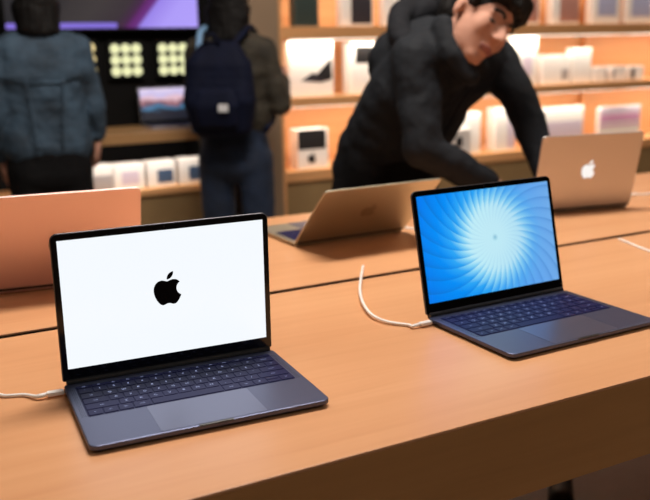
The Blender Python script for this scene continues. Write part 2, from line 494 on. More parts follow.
W, D, LID, HS = .304, .212, .207, .0105
def laptop(name, loc, yaw, lean, label, metal_base, metal_lid, screen, logo=None, logo_on_screen=False, group=None, legends=True, sc=1., logo_at=.53):
    t = tag(empty(name, (loc[0], loc[1], loc[2] if len(loc) > 2 else TABLE), yaw), label, 'laptop', group)
    t.scale = (sc, sc, sc)
    w = W / 2
    bm = bmesh.new(); add_slab(bm, rounded_outline(-w, w, -D, 0, .011), .0042, HS, .0012)
    add_slab(bm, rounded_outline(-w + .004, w - .004, -D + .005, -.004, .010), .0012, .0046, .0016)
    base = finish('base', bm, metal_base, t)
    for sx in (-1, 1):
        for y in (-.03, -D + .03):
            finish('rubber_foot', box(sx * .12 - .008, sx * .12 + .008, y - .008, y + .008, 0, .0014), M_BLACK, base)
    # notch for the thumb at the front rim
    finish('finger_notch', box(-.022, .022, -D - .0003, -D + .004, HS - .0022, HS + .0002, bevel=.0008), M_HINGE, base)
    bm = bmesh.new(); add_slab(bm, rounded_outline(-.067, .067, -D + .004, -D + .086, .004), HS, HS + .00025)
    finish('trackpad', bm, M_PAD, base)
    # side port slots on both edges
    for sx in (-1, 1):
        for k in range(2):
            y = -.013 - k * .016
            finish('port', box(sx * w - .0004, sx * w + .0004, y - .0045, y + .0045, .0042, .0068, bevel=.0003), M_BLACK, base)
    for sx in (-1, 1):
        bm = bmesh.new()
        for i in range(3):
            for k in range(22):
                x = sx * (.1415 + i * .0022); y = -.122 + k * .0045
                add_box(bm, x - .0006, x + .0006, y - .0006, y + .0006, HS, HS + .0001)
        finish('speaker_grille', bm, M_BLACK, base)
    # keyboard: dark well and every key cap
    bm = bmesh.new()
    kx0 = -14.5 * U / 2; ky = -.0195
    add_slab(bm, rounded_outline(kx0 - .001, -kx0 + .001, ky - 5.5 * U - .001, ky + .001, .003), HS - .0005, HS + .0002)
    lg = bmesh.new()
    for ri, row in enumerate(ROWS):
        hgt = U * (.5 if ri == 0 else 1)
        x = kx0
        for wd, txt in row:
            x1 = x + wd * U
            if ri == 5 and txt == '' and wd == 1:
                add_box(bm, x + .0008, x1 - .0008, ky - hgt / 2 + .0006, ky - .0008, HS, HS + .0011, .0004, seg=1)
                add_box(bm, x + .0008, x1 - .0008, ky - hgt + .0008, ky - hgt / 2 - .0006, HS, HS + .0011, .0004, seg=1)
            else:
                add_box(bm, x + .0009, x1 - .0009, ky - hgt + .0009, ky - .0009, HS, HS + .0011, .0004, seg=1)
            if legends and txt:
                size = .0062 if len(txt) == 1 else .0034
                lg_me = glyph(txt, size)
                b2 = bmesh.new(); b2.from_mesh(lg_me)
                bmesh.ops.transform(b2, matrix=Matrix.Translation(((x + x1) / 2, ky - hgt / 2, HS + .00125)), verts=b2.verts)
                merge(lg, b2)
            x = x1
        ky -= hgt
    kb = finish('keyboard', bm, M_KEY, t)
    if legends: finish('key_legends', lg, M_LEGEND, kb, recalc=False)
    else: lg.free()
    # lid, tilted about the hinge line
    s, c = math.sin(lean), math.cos(lean)
    def LP(u, l, n):          # n towards the person using it
        return Vector((u, l * s - n * c, HS + .002 + l * c + n * s))
    ML = Matrix(((1, 0, 0, 0), (0, s, -c, 0), (0, c, s, HS + .002), (0, 0, 0, 1)))   # (u, l, n) -> local
    bm = bmesh.new(); add_slab(bm, rounded_outline(-w, w, .0008, LID, .010, rb=.003), -.0042, 0, .0011, ML)
    lid = finish('lid', bm, metal_lid, t)
    bm = bmesh.new(); add_slab(bm, rounded_outline(-w + .0012, w - .0012, .0015, LID - .0012, .009, rb=.002), -.0002, .0005, 0, ML)
    finish('bezel', bm, M_BEZEL, lid)
    x0, x1 = -w + .0085, w - .0085; l1 = LID - .0095; l0 = l1 - .179
    uv_quad('screen', bmesh.new(), [LP(x0, l0, .0008), LP(x1, l0, .0008), LP(x1, l1, .0008), LP(x0, l1, .0008)], screen, lid)
    finish('camera_lens', box(-.0015, .0015, LID - .0062, LID - .0034, .0005, .0007, M=ML), M_HINGE, lid)
    if logo_on_screen:
        lc = (l0 + l1) / 2 + .006
        finish('screen_logo', logo_mesh(.0475, lambda u, v, n: LP(u - .0008, lc + v, .0009 + n), .0002), M_LOGO_BLACK, lid)
    if logo:
        lc = LID * logo_at
        finish('logo', logo_mesh(.050, lambda u, v, n: LP(u, lc + v, -.0043 - n), .0002, mirror=True), logo, lid)
    bm = bmesh.new(); add_tube(bm, [(-.1475, -.0005, HS + .0008), (.1475, -.0005, HS + .0008)], .0050, 14)
    finish('hinge', bm, M_HINGE, t, smooth=False)
    return t

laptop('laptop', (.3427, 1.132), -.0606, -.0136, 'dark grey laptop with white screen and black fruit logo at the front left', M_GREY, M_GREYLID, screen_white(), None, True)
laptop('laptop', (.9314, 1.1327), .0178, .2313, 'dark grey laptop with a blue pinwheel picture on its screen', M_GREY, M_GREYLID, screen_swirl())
M_DIMSCREEN = emit('distant_screen', lin(150, 160, 175), .55)
laptop('laptop', (.9879, 1.7505), 3.15896, .826, 'gold laptop seen from behind with its lid leaning far back near the seam', M_GOLD, M_GOLD, M_DIMSCREEN, M_LOGO_DIM, legends=False)
laptop('laptop', (1.6785, 1.7085), 2.950, .222, 'silver laptop with bright white lid logo, used by the leaning man', M_SILVER, M_SILVER, M_DIMSCREEN, M_LOGO_WHITE, legends=False)
laptop('laptop', (.2986, 1.6784), 3.0054, .4104, 'rose coloured laptop lid turned away behind the white screened laptop', M_ROSE, M_ROSE, M_DIMSCREEN, M_LOGO_DIM, legends=False, logo_at=.46)

# ------------------------------------------------------------------ charging cables
def cable(pts, label, plug=None, r=.0027):
    bm = bmesh.new(); add_tube(bm, spline(pts, 12), r, 10)
    o = finish('charging_cable', bm, M_WHITE, None, smooth=True)
    tag(o, label, 'cable', 'white charging cables on the table')
    if plug:
        a, b = Vector(plug[0]), Vector(plug[1])
        d = (b - a); L_ = d.length; d.normalize()
        n = Vector((0, 0, 1)); s = d.cross(n).normalized(); n = s.cross(d)
        M = Matrix((d, s, n)).transposed().to_4x4(); M.translation = a
        bm = bmesh.new(); add_slab(bm, rounded_outline(0, L_, -.0052, .0052, .002), -.0029, .0029, .0012, M)
        finish('plug', bm, M_WHITE, o)
        bm = bmesh.new(); add_tube(bm, [a - d * .012, a + d * .001], .0024, 10, .0029)
        finish('strain_relief', bm, M_WHITE, o, smooth=True)
    return o
def T(px, py, h=.0024): return onz(px, py, TABLE + h)
def port_of(x, y, yaw, k=0):
    return Vector((x, y, TABLE + .0056)) + Matrix.Rotation(yaw, 3, 'Z') @ Vector((-W / 2 - .001, -.013 - k * .016, 0))
pa = port_of(.3427, 1.132, -.0606)
da = Matrix.Rotation(-.0606, 3, 'Z') @ Vector((-1, 0, 0))
cable([Vector((-.75, .93, TABLE + .0024)), Vector((-.45, .98, TABLE + .0024)), Vector((-.15, .985, TABLE + .0024)), T(-40, 397.5), T(6, 396), T(24, 395), pa + da * .034 - Vector((0, 0, .001)), pa + da * .022], 'white charging cable plugged into the white screened laptop', (pa + da * .022, pa))
pb = port_of(.9314, 1.1327, .0178)
db = Matrix.Rotation(.0178, 3, 'Z') @ Vector((-1, 0, 0))
cable([T(363, 266), T(361, 278, .010), T(360, 290, .010), T(363, 303, .008), T(372, 315, .006), T(388, 322, .004), T(408, 325, .003), pb + db * .036 - Vector((0, 0, .001)), pb + db * .022],
      'white charging cable curving over the table seam into the blue screened laptop', (pb + db * .022, pb))
cable([T(619, 239.0), T(630, 243.5), T(645, 249.5), T(668, 257), T(700, 266)], 'white charging cable running from the table seam off the right edge')
cable([T(636, 194), T(646, 194), T(660, 192), T(690, 186)], 'white charging cable beside the silver laptop with the bright logo', (T(636, 194, .003), T(627, 196, .003)))
cable([T(408, 228), T(415, 229), T(430, 228)], 'short white cable at the hinge of the gold laptop', (T(408, 228, .003), T(402.5, 227, .003)))

# ------------------------------------------------------------------ boxes on the shelves
def product_box(x0, x1, ytop, shelf_z, label, group, d=.06, y=4.16, pic=None, body=None, name='product_box', lid_line=True, turn=0.):
    """x0, x1, ytop are where its front face's edges lie in the photograph; stands on shelf_z"""
    yp = (ytop + 40)
    a = ony(x0, ytop, y); b = ony(x1, ytop, y)
    h = (a.z + b.z) / 2 - shelf_z
    wd = b.x - a.x
    o = empty(name, ((a.x + b.x) / 2, y, shelf_z), turn)
    tag(o, label, 'box', group)
    finish('carton', box(-wd / 2, wd / 2, 0, d, 0, h, bevel=.003), body or M_CARTON, o)
    for pc in pic or ():
        if isinstance(pc[0], list):
            bm = bmesh.new(); e = .0012 if 'screen' in pc[2] else .0008
            fr = [bm.verts.new((-wd / 2 + u * wd, -e, v * h)) for u, v in pc[0]]; bk_ = [bm.verts.new((-wd / 2 + u * wd, .0005, v * h)) for u, v in pc[0]]
            bm.faces.new(fr); bm.faces.new(list(reversed(bk_)))
            for i in range(len(fr)): bm.faces.new((fr[i - 1], bk_[i - 1], bk_[i], fr[i]))
            finish(pc[2], bm, pc[1], o)
            continue
        u0, u1, v0, v1, mt, nm = pc
        finish(nm, box(-wd / 2 + u0 * wd, -wd / 2 + u1 * wd, -.001, .0005, v0 * h, v1 * h), mt, o)
    return o
M_CARTON = mat('white_carton', lin(244, 240, 236), .55, noise=.02)
M_PALE = mat('pale_print', lin(214, 200, 216), .5)
M_LAV = mat('lavender_print', lin(178, 182, 214), .5)
M_MAUVE = mat('mauve_print', lin(176, 128, 116), .5)
M_PINK = mat('pink_print', lin(218, 160, 196), .5)
M_DGREEN = mat('dark_green_print', lin(40, 56, 54), .5)
M_DGREY = mat('charcoal_print', lin(46, 42, 50), .5)
M_BLUEP = mat('slate_blue_print', lin(70, 92, 124), .5)
M_GREYP = mat('grey_print', lin(178, 172, 172), .5)
M_DARKP = mat('black_print', lin(24, 22, 24), .5)
M_REDP = mat('red_print', lin(210, 70, 74), .5)
M_CREAM = mat('cream_carton', lin(250, 236, 214), .55)

zt, zm, zl = SH[0][1], SH[1][1], SH[2][1]
gt, gm, gl = 'boxes on the top shelf', 'boxes on the middle shelf', 'boxes on the lowest shelf'
# top shelf: their heads are above the picture
product_box(293, 318, -24, zt, 'dark green case box at the left end of the top shelf', gt, pic=[(.08, .92, .04, .96, M_DGREEN, 'picture')], body=mat('green_carton', lin(60, 74, 70), .5))
product_box(341, 373, -26, zt, 'white box with charcoal phone picture on the top shelf above the black jacket', gt, pic=[(.30, .95, .05, .93, M_DGREY, 'picture')])
product_box(384, 404, -26, zt, 'white box on the top shelf just behind the hood of the leaning man', gt)
product_box(524, 541, -28, zt, 'white box with mauve picture on the top shelf behind the fringe of hair', gt, pic=[(.1, .9, .05, .9, M_MAUVE, 'picture')])
product_box(554, 581, -28, zt, 'white box with brownish mauve picture on the top shelf', gt, pic=[(.28, .98, .05, .94, M_MAUVE, 'picture')])
product_box(594, 622, -28, zt, 'white framed box with lavender picture on top shelf, left of the divider', gt, pic=[(.22, .86, .16, .9, M_LAV, 'picture')])
product_box(629, 656, -29, zt, 'white framed box with lavender picture on top shelf, right of the divider', gt, pic=[(.2, .9, .14, .9, M_LAV, 'picture')])
# middle shelf
product_box(288, 333, 41, zm, 'large white box picturing a dark open laptop on the middle shelf', gm, d=.10,
            pic=[([(.27, .29), (.70, .25), (.95, .30), (.75, .40), (.5, .42)], M_DGREY, 'printed_base'), ([(.62, .40), (.78, .28), (.96, .30), (.95, .69)], M_DARKP, 'printed_screen')])
product_box(351, 392, 42, zm, 'white box with a dark picture half hidden by the black jacket sleeve', gm, d=.10, pic=[(.10, .75, .60, .92, M_DARKP, 'picture')])
product_box(512, 538, 36, zm, 'tall white box on the middle shelf just right of the man\'s face', gm, d=.09, pic=[(.45, .8, .2, .6, M_PALE, 'picture')])
product_box(543, 571, 55, zm, 'squat white box with a small grey picture on the middle shelf', gm, d=.09, pic=[(.68, .92, .15, .5, M_GREYP, 'picture')])
product_box(574, 592, 48, zm, 'narrow tall white box beside the squat one on the middle shelf', gm, d=.07)
product_box(594, 608, 67, zm, 'low white box, first of three in the row on the middle shelf', gm, d=.07, pic=[(.84, 1, .1, .9, M_GREYP, 'picture')])
product_box(612, 627, 66, zm, 'low white box in the middle of the row of three on the middle shelf', gm, d=.07, pic=[(.02, .22, .2, .8, M_GREYP, 'picture')])
product_box(631, 644, 66, zm, 'low white box with a dark end, last in the row on the middle shelf', gm, d=.07, pic=[(.02, .3, .1, .9, M_DGREY, 'picture')])
# lowest shelf
o = product_box(297, 328, 129, zl, 'white box with black upper half and small black emblem on the lowest shelf', gl, d=.10,
            pic=[(.02, .92, .49, .99, M_DARKP, 'black_panel')])
h = logo_loops(.06)
fx = finish('emblem', logo_mesh(.06, lambda u, v, n: Vector((u - .01, -.0012 - n, .058 + v)), .0003), M_DARKP, o)
product_box(452, 481, 113, zl, 'white box standing upright left of the gap beneath the man\'s chest', gl, d=.08, pic=[(.0, .22, .86, .99, M_REDP, 'red_corner')])
product_box(438, 471, 130, zl, 'white box with a black oval standing nearest the man\'s sleeve', gl, d=.04, y=4.11, pic=[(.55, .74, .35, .72, M_DARKP, 'oval')])
product_box(496, 516, 108, zl, 'tall narrow white box under the arch of the man\'s far arm', gl, d=.09, pic=[(.6, .98, .05, .8, M_PALE, 'picture')])
product_box(540, 584, 107, zl, 'white box with a pale lilac lower half above the silver laptop lid', gl, d=.03, pic=[(.02, .98, .20, .62, M_PALE, 'band')])
product_box(600, 641, 106, zl, 'white box with pink bands at the right, above the silver laptop lid', gl, d=.03, pic=[(.02, .98, .80, .99, M_PALE, 'band'), (.02, .98, .55, .78, M_PINK, 'band'), (.02, .98, .42, .48, M_PINK, 'band')])
# left bay, low shelf
gb = 'small boxes on the low shelf of the black bay'
zs = .704
product_box(82, 112, 166, zs, 'pale grey box, first in the row under the wooden counter', gb, d=.09, y=4.15, pic=[(.0, 1, .0, .62, M_GREYP, 'grey_panel')])
product_box(113, 144, 164, zs, 'white box with faint grey print, second in the row under the counter', gb, d=.09, y=4.15, pic=[(.25, .8, .2, .7, M_PALE, 'picture')])
product_box(147, 175, 161, zs, 'white box with a blue square, left one of the two under the counter', gb, d=.09, y=4.15, pic=[(.34, .9, .14, .66, M_BLUEP, 'picture')])
product_box(179, 208, 158, zs, 'white box with a blue square beside the legs of the backpack wearer', gb, d=.09, y=4.15, pic=[(.32, .86, .14, .68, M_BLUEP, 'picture')])

# ------------------------------------------------------------------ black bay: big screen, round lights, small laptop
def tv_material():
    m = bpy.data.materials.new('purple_picture'); m.use_nodes = True
    nt = m.node_tree; N = nt.nodes.new; L = nt.links.new
    b = nt.nodes['Principled BSDF']; b.inputs['Base Color'].default_value = (.01, .01, .01, 1)
    tc = N('ShaderNodeTexCoord'); sp = N('ShaderNodeSeparateXYZ'); L(tc.outputs['UV'], sp.inputs[0])
    def mth(op, a, b_):
        n = N('ShaderNodeMath'); n.operation = op
        for i, v in enumerate((a, b_)):
            if isinstance(v, (int, float)): n.inputs[i].default_value = v
            else: L(v, n.inputs[i])
        return n.outputs[0]
    # diagonal sweep: dark rocks, magenta band, lavender sky
    s = mth('SUBTRACT', sp.outputs[0], mth('MULTIPLY', sp.outputs[1], .52))
    r = N('ShaderNodeValToRGB'); e = r.color_ramp.elements
    e[0].position = 0; e[0].color = lin(14, 16, 26)
    e[1].position = 1; e[1].color = lin(176, 158, 250)
    for p, c in ((.02, lin(14, 16, 26)), (.035, lin(50, 120, 220)), (.06, lin(40, 110, 220)), (.075, lin(14, 20, 40)), (.14, lin(20, 20, 28)), (.22, lin(40, 36, 40)), (.36, lin(50, 45, 48)), (.52, lin(46, 36, 46)), (.585, lin(60, 20, 66)), (.61, lin(92, 22, 104)), (.655, lin(104, 40, 130)), (.67, lin(150, 128, 232)), (.8, lin(172, 154, 248))):
        k = e.new(p); k.color = c
    L(s, r.inputs['Fac'])
    mx = N('ShaderNodeMix'); mx.data_type = 'RGBA'
    lo = mth('LESS_THAN', sp.outputs[1], .045); lf = mth('LESS_THAN', sp.outputs[0], .555)
    L(mth('MULTIPLY', lo, lf), mx.inputs[0]); L(r.outputs['Color'], mx.inputs[6]); mx.inputs[7].default_value = lin(128, 108, 214)
    L(mx.outputs[2], b.inputs['Emission Color']); b.inputs['Emission Strength'].default_value = 1.
    return m
a, b = ony(6, 29, 4.40), ony(198, 27.5, 4.40)
tz = (a.z + b.z) / 2
tv = tag(empty('wall_screen', (a.x, 4.40, tz)), 'large wall screen showing a purple and grey picture on the black wall', 'screen')
tw = b.x - a.x
finish('housing', box(-.012, tw + .012, 0, .05, -.012, .60, bevel=.004), M_BLACK, tv)
uv_quad('display', bmesh.new(), [(0, -.001, 0), (tw, -.001, 0), (tw, -.001, .585), (0, -.001, .585)], tv_material(), tv)
finish('wall_bracket', box(tw * .35, tw * .65, .05, .079, .1, .45), M_BLACK, tv)

M_DISC = emit('warm_round_light', lin(246, 246, 190), 1.)
M_DISCW = emit('amber_round_light', lin(250, 226, 160), 1.)
def light_grid(xc, yc, label, mt):
    c = ony(xc, yc, 4.44)
    g = tag(empty('light_panel', (c.x, 4.44, c.z)), label, 'light', 'panels of nine round lights')
    finish('panel', box(-.092, .092, .004, .039, -.095, .095, bevel=.003), M_BLACK, g)
    for i in range(3):
        for k in range(3):
            bm = bmesh.new()
            bmesh.ops.create_cone(bm, cap_ends=True, segments=20, radius1=.0255, radius2=.0235, depth=.012,
                                  matrix=Matrix.Translation(((k - 1) * .0545, 0, (1 - i) * .0555)) @ Matrix.Rotation(math.pi / 2, 4, 'X'))
            finish('round_light', bm, mt, g)
    return g
light_grid(80, 59.5, 'panel of round amber lights mostly hidden by the denim jacket', M_DISCW)
light_grid(126.5, 60, 'panel of nine round pale yellow lights next to the denim jacket', M_DISC)
light_grid(173.5, 59, 'panel of nine round pale yellow lights above the small laptop', M_DISC)

def landscape():
    m = bpy.data.materials.new('landscape_screen'); m.use_nodes = True
    nt = m.node_tree; N = nt.nodes.new; L = nt.links.new
    b = nt.nodes['Principled BSDF']; b.inputs['Base Color'].default_value = (.01, .01, .01, 1)
    tc = N('ShaderNodeTexCoord'); sp = N('ShaderNodeSeparateXYZ'); L(tc.outputs['UV'], sp.inputs[0])
    n = N('ShaderNodeTexNoise'); n.inputs['Scale'].default_value = 3.2; n.inputs['Detail'].default_value = 4
    L(tc.outputs['UV'], n.inputs['Vector'])
    ad = N('ShaderNodeMath'); ad.operation = 'MULTIPLY_ADD'; ad.inputs[1].default_value = .55
    L(n.outputs['Fac'], ad.inputs[0]); 
    sb = N('ShaderNodeMath'); sb.operation = 'SUBTRACT'; L(sp.outputs[1], sb.inputs[0]); sb.inputs[1].default_value = .275
    L(sb.outputs[0], ad.inputs[2])
    r = N('ShaderNodeValToRGB'); e = r.color_ramp.elements
    e[0].position = 0; e[0].color = lin(20, 22, 34)
    e[1].position = 1; e[1].color = lin(214, 200, 224)
    for p, c in ((.30, lin(24, 28, 44)), (.38, lin(60, 120, 160)), (.46, lin(84, 72, 92)), (.58, lin(150, 100, 110)), (.66, lin(216, 180, 190)), (.8, lin(190, 180, 220))):
        k = e.new(p); k.color = c
    L(ad.outputs[0], r.inputs['Fac'])
    L(r.outputs['Color'], b.inputs['Emission Color']); b.inputs['Emission Strength'].default_value = 1.15
    return m
lc = ony(168, 124, 4.36)
laptop('laptop', (lc.x, 4.36, .985), 0, .20, 'small laptop with a mountain picture on the wooden counter by the black wall', M_SILVER, M_SILVER, landscape(), legends=False, sc=.92)

# ------------------------------------------------------------------ people
M_SKIN = mat('skin', lin(190, 142, 122), .7, spec=.25, noise=.05, nscale=12)
M_SKIND = mat('spare_skin', lin(196, 148, 124), .5, noise=.05, nscale=12)  # second skin tone, assigned to no part
M_HAIR = mat('black_hair', lin(12, 10, 10), .6, spec=.25, bump=.4, bscale=90)
M_JACKET = mat('black_jacket_cloth', lin(23, 27, 33), .8, spec=.25, noise=.15, nscale=14, bump=.5, bscale=26)
M_HOOD = mat('hood_cloth', lin(19, 21, 27), .85, spec=.25, noise=.15, nscale=14, bump=.5, bscale=26)
M_TROUSER = mat('black_trouser_cloth', lin(9, 9, 12), .8, spec=.2, bump=.4, bscale=24)
M_DENIM = mat('blue_denim', lin(52, 72, 90), .8, noise=.5, nscale=9, bump=.4, bscale=40)
M_JEANS = mat('dark_blue_jeans', lin(22, 37, 60), .8, noise=.4, nscale=9, bump=.3, bscale=40)
M_OLIVE = mat('olive_jacket_cloth', lin(50, 45, 35), .8, noise=.45, nscale=16, bump=.8, bscale=22)
M_NAVY = mat('navy_backpack_cloth', lin(8, 15, 38), .8, spec=.2, noise=.25, nscale=10, bump=.3, bscale=30)
M_SHOE = mat('black_shoe_leather', lin(16, 15, 15), .5)
M_SOLE = mat('shoe_sole', lin(60, 58, 56), .7)
M_LIP = mat('lips', lin(150, 92, 84), .5)
M_EYE = mat('dark_eye', lin(20, 16, 15), .3)

def slab_levels(bm, levels, steps=4):
    """levels: (centre, half-width vector, radius) bottom to top; fills a trunk between them"""
    for (c0, h0, r0), (c1, h1, r1) in zip(levels, levels[1:]):
        for i in range(steps + 1):
            t = i / steps
            c = Vector(c0).lerp(Vector(c1), t); h = Vector(h0).lerp(Vector(h1), t); r = r0 + (r1 - r0) * t
            add_capsule(bm, c - h, r, c + h, r)

def add_hand(bm, wrist, d, palm_n, side):
    """d: direction of the fingers; palm_n: out of the palm; side: +1 puts the thumb along d x palm_n"""
    d = Vector(d).normalized(); n = Vector(palm_n); n = (n - d * n.dot(d)).normalized(); s = d.cross(n) * side
    w = Vector(wrist)
    for k in (-1.5, -.5, .5, 1.5):
        add_capsule(bm, w + s * k * .011, .014, w + d * .085 + s * k * .019, .0115)
    for k, ln in ((1.5, .068), (.5, .078), (-.5, .073), (-1.5, .056)):
        a = w + d * .085 + s * k * .020
        b_ = a + (d + n * .25).normalized() * ln * .5
        e_ = b_ + (d + n * .9).normalized() * ln * .5
        add_capsule(bm, a, .0095, b_, .0085); add_capsule(bm, b_, .0085, e_, .0072)
    t0 = w + d * .025 + s * .024
    t1 = t0 + (d * .6 + s * .8 + n * .2).normalized() * .042
    t2 = t1 + (d * .95 + s * .25 + n * .3).normalized() * .034
    add_capsule(bm, t0, .014, t1, .011); add_capsule(bm, t1, .011, t2, .0085)

def add_head(bm, c, f, u, k=1.):
    """c: centre of the skull; f: out of the face; u: up through the crown"""
    f = Vector(f).normalized(); u = Vector(u); u = (u - f * u.dot(f)).normalized(); s = f.cross(u)
    C = Vector(c)
    q = lambda a, b, e: C + (f * a + s * b + u * e) * k
    add_ellipsoid(bm, q(-.012, 0, .030), f * .096 * k, s * .076 * k, u * .088 * k)      # skull
    add_ellipsoid(bm, q(.024, 0, -.030), f * .066 * k, s * .062 * k, u * .085 * k)      # face
    add_ellipsoid(bm, q(.030, 0, -.070), f * .052 * k, s * .050 * k, u * .040 * k)      # jaw
    add_ellipsoid(bm, q(.058, 0, -.094), f * .024 * k, s * .032 * k, u * .020 * k)      # chin
    add_capsule(bm, q(.088, 0, .006), .0075 * k, q(.110, 0, -.030), .0115 * k)            # nose
    for e in (-1, 1):
        add_ellipsoid(bm, q(.101, e * .011, -.034), f * .009 * k, s * .009 * k, u * .007 * k)
        add_ellipsoid(bm, q(.058, e * .040, -.026), f * .024 * k, s * .021 * k, u * .030 * k)   # cheek
        add_capsule(bm, q(.083, e * .014, .014), .0075 * k, q(.068, e * .044, .014), .007 * k)   # brow ridge
        add_ellipsoid(bm, q(-.008, e * .076, -.012), (f * .75 - u * .2) * .017 * k, s * .007 * k, (u * 1. + f * .1) * .028 * k)  # ear
        add_capsule(bm, q(-.018, e * .077, .008), .005 * k, q(-.016, e * .077, -.020), .005 * k)
    add_ellipsoid(bm, q(.080, 0, -.064), f * .014 * k, s * .024 * k, u * .014 * k)      # mouth mound
    return q, f, s, u

def face_parts(q, f, s, u, k, parent):
    for e in (-1, 1):
        bm = bmesh.new(); add_ellipsoid(bm, q(.0735, e * .031, -.006), f * .008 * k, s * .014 * k, u * .0055 * k, 14)
        finish('eye', bm, M_EYE, parent, smooth=True)
        bm = bmesh.new(); add_tube(bm, spline([q(.089, e * .014, .018), q(.087, e * .030, .024), q(.074, e * .050, .018)], 5), .0040 * k, 8)
        finish('eyebrow', bm, M_HAIR, parent, smooth=True)
    bm = bmesh.new(); add_tube(bm, spline([q(.080, -.024, -.066), q(.0925, 0, -.063), q(.080, .024, -.066)], 6), .0048 * k, 8)
    add_tube(bm, spline([q(.079, -.020, -.070), q(.090, 0, -.072), q(.079, .020, -.070)], 6), .0050 * k, 8)
    finish('lips', bm, M_LIP, parent, smooth=True)

def limb(bm, a, b, c, r):
    add_capsule(bm, a, r[0], b, r[1]); add_capsule(bm, b, r[1] * 1.0, c, r[2])

def shoe(parent, ankle, d, mt=None):
    a = Vector(ankle); d = Vector(d).normalized(); s = d.cross(Vector((0, 0, 1)))
    bm = bmesh.new()
    g = Vector((a.x, a.y, 0))
    add_capsule(bm, g - d * .045 + Vector((0, 0, .045)), .036, g + d * .13 + Vector((0, 0, .032)), .032)
    add_capsule(bm, g + Vector((0, 0, .10)), .042, g + d * .05 + Vector((0, 0, .05)), .042)
    add_capsule(bm, g + d * .12 + s * .012 + Vector((0, 0, .03)), .03, g + d * .155 + Vector((0, 0, .03)), .028)
    o = blob('shoe', bm, mt or M_SHOE, .007, 4, parent)
    return o

Z = Vector((0, 0, 1))
# ---- man leaning over the table
pel = P(384, 190, 2.80); wai = P(392, 150, 2.74); che = P(424, 88, 2.60)
shR = P(415, 58, 2.44); shL = P(494, 56, 2.66)
elR = P(424, 150, 2.42); wrR = onz(495, 187, TABLE + .045)
elL = P(519, 98, 2.58); wrL = onz(549, 180, TABLE + .06)
nk = P(452, 52, 2.50); hc = P(478, 20, 2.41); HK = 1.10
sh_ax = (shL - shR).normalized()
hip_ax = V(.85, 0, .5).normalized()
hf = V(.81 * math.cos(.78), -.59 * math.cos(.78), -math.sin(.78)); hu = V(.59, .81, 0)
hipR, hipL = pel - hip_ax * .088, pel + hip_ax * .088
knR = hipR + Vector((.02, .03, -.42)); knL = hipL + Vector((.02, .04, -.42))
anR = Vector((knR.x, knR.y + .03, .09)); anL = Vector((knL.x, knL.y + .03, .09))
bm = bmesh.new()
slab_levels(bm, [(pel, hip_ax * .07, .095), (wai, hip_ax * .06, .085), (che, sh_ax * .05, .085), ((shL + shR) / 2 - V(0, .02, 0) * 1, sh_ax * .11, .075)])
for a_, b_, c_ in ((shR, elR, wrR), (shL, elL, wrL)): limb(bm, a_, b_, c_, (.050, .040, .027))
for a_, b_, c_ in ((hipR, knR, anR), (hipL, knL, anL)): limb(bm, a_, b_, c_, (.080, .055, .038))
add_capsule(bm, nk, .058, hc - hu * .05 - hf * .02, .055)
q_, f_, s_, u_ = add_head(bm, hc, hf, hu, HK)
add_hand(bm, wrR, Vector((.62, -.70, -.12)), Vector((-.1, -.1, -1)), -1)
add_hand(bm, wrL, Vector((.05, -.93, -.30)), Vector((0, -.2, -1)), 1)
for an in (anR, anL): add_capsule(bm, an, .036, an + Vector((.02, -.12, -.05)), .03)
man = blob('person', bm, M_SKIN, .0052, 9)
tag(man, 'man in a black hooded jacket leaning over the table towards the silver laptop', 'person')
face_parts(q_, f_, s_, u_, HK, man)
bm = bmesh.new()
add_ellipsoid(bm, q_(-.018, 0, .042), f_ * .099 * HK, s_ * .084 * HK, u_ * .090 * HK)
add_ellipsoid(bm, q_(-.060, 0, .000), f_ * .055 * HK, s_ * .074 * HK, u_ * .075 * HK)
for k in range(-4, 5):
    add_capsule(bm, q_(.050, k * .015, .100), .026, q_(.087 - abs(k) * .005, k * .017, .064 - (k % 2) * .006), .013)
for e in (-1, 1):
    add_capsule(bm, q_(.02, e * .074, .055), .018, q_(.026, e * .076, .008), .009)
    add_capsule(bm, q_(.05, e * .066, .070), .018, q_(.056, e * .066, .048), .012)
blob('hair', bm, M_HAIR, .0055, 3, man)
# jacket: trunk, two sleeves; hood and collar as its own piece
bm = bmesh.new()
bk = V(-.72, .35, .1)
slab_levels(bm, [(P(382, 172, 2.79), hip_ax * .065, .108), (wai, hip_ax * .07, .110), (che, sh_ax * .070, .118), ((shL + shR) / 2 + V(-.015, -.01, .0), sh_ax * .115, .094)])
add_capsule(bm, P(400, 62, 2.6), .10, P(428, 45, 2.56), .085)
limb(bm, shR, elR, wrR - (wrR - elR).normalized() * .03, (.070, .058, .040))
limb(bm, shL + V(.005, -.01, 0), elL, wrL - (wrL - elL).normalized() * .02, (.066, .055, .040))
add_capsule(bm, nk - V(.01, .03, 0), .085, nk + V(.005, .012, 0), .078)
for i in range(14):
    a0, a1 = i / 14 * 2 * math.pi, (i + 1) / 14 * 2 * math.pi
    cp = lambda a: nk + V(.030, .020, 0) + hf.cross(hu) * .078 * math.sin(a) + (hf * .8 - hu * .25) * .082 * math.cos(a)
    add_capsule(bm, cp(a0), .024, cp(a1), .024)
add_capsule(bm, P(444, 28, 2.42), .036, P(452, 58, 2.38), .034)
add_capsule(bm, P(452, 58, 2.38), .034, P(470, 76, 2.38), .026)
jk = blob('jacket', bm, M_JACKET, .0075, 5, man, disp=.02, dscale=.09)
bm = bmesh.new()
pts = [P(414, 52, 2.46), P(402, 38, 2.48), P(402, 12, 2.56), P(430, 2, 2.64), P(462, 20, 2.66), P(480, 62, 2.58)]
sp_ = spline(pts, 5)
for a_, b_ in zip(sp_, sp_[1:]): add_capsule(bm, a_, .036, b_, .036)
add_capsule(bm, P(404, 28, 2.60), .055, P(422, 12, 2.60), .05)
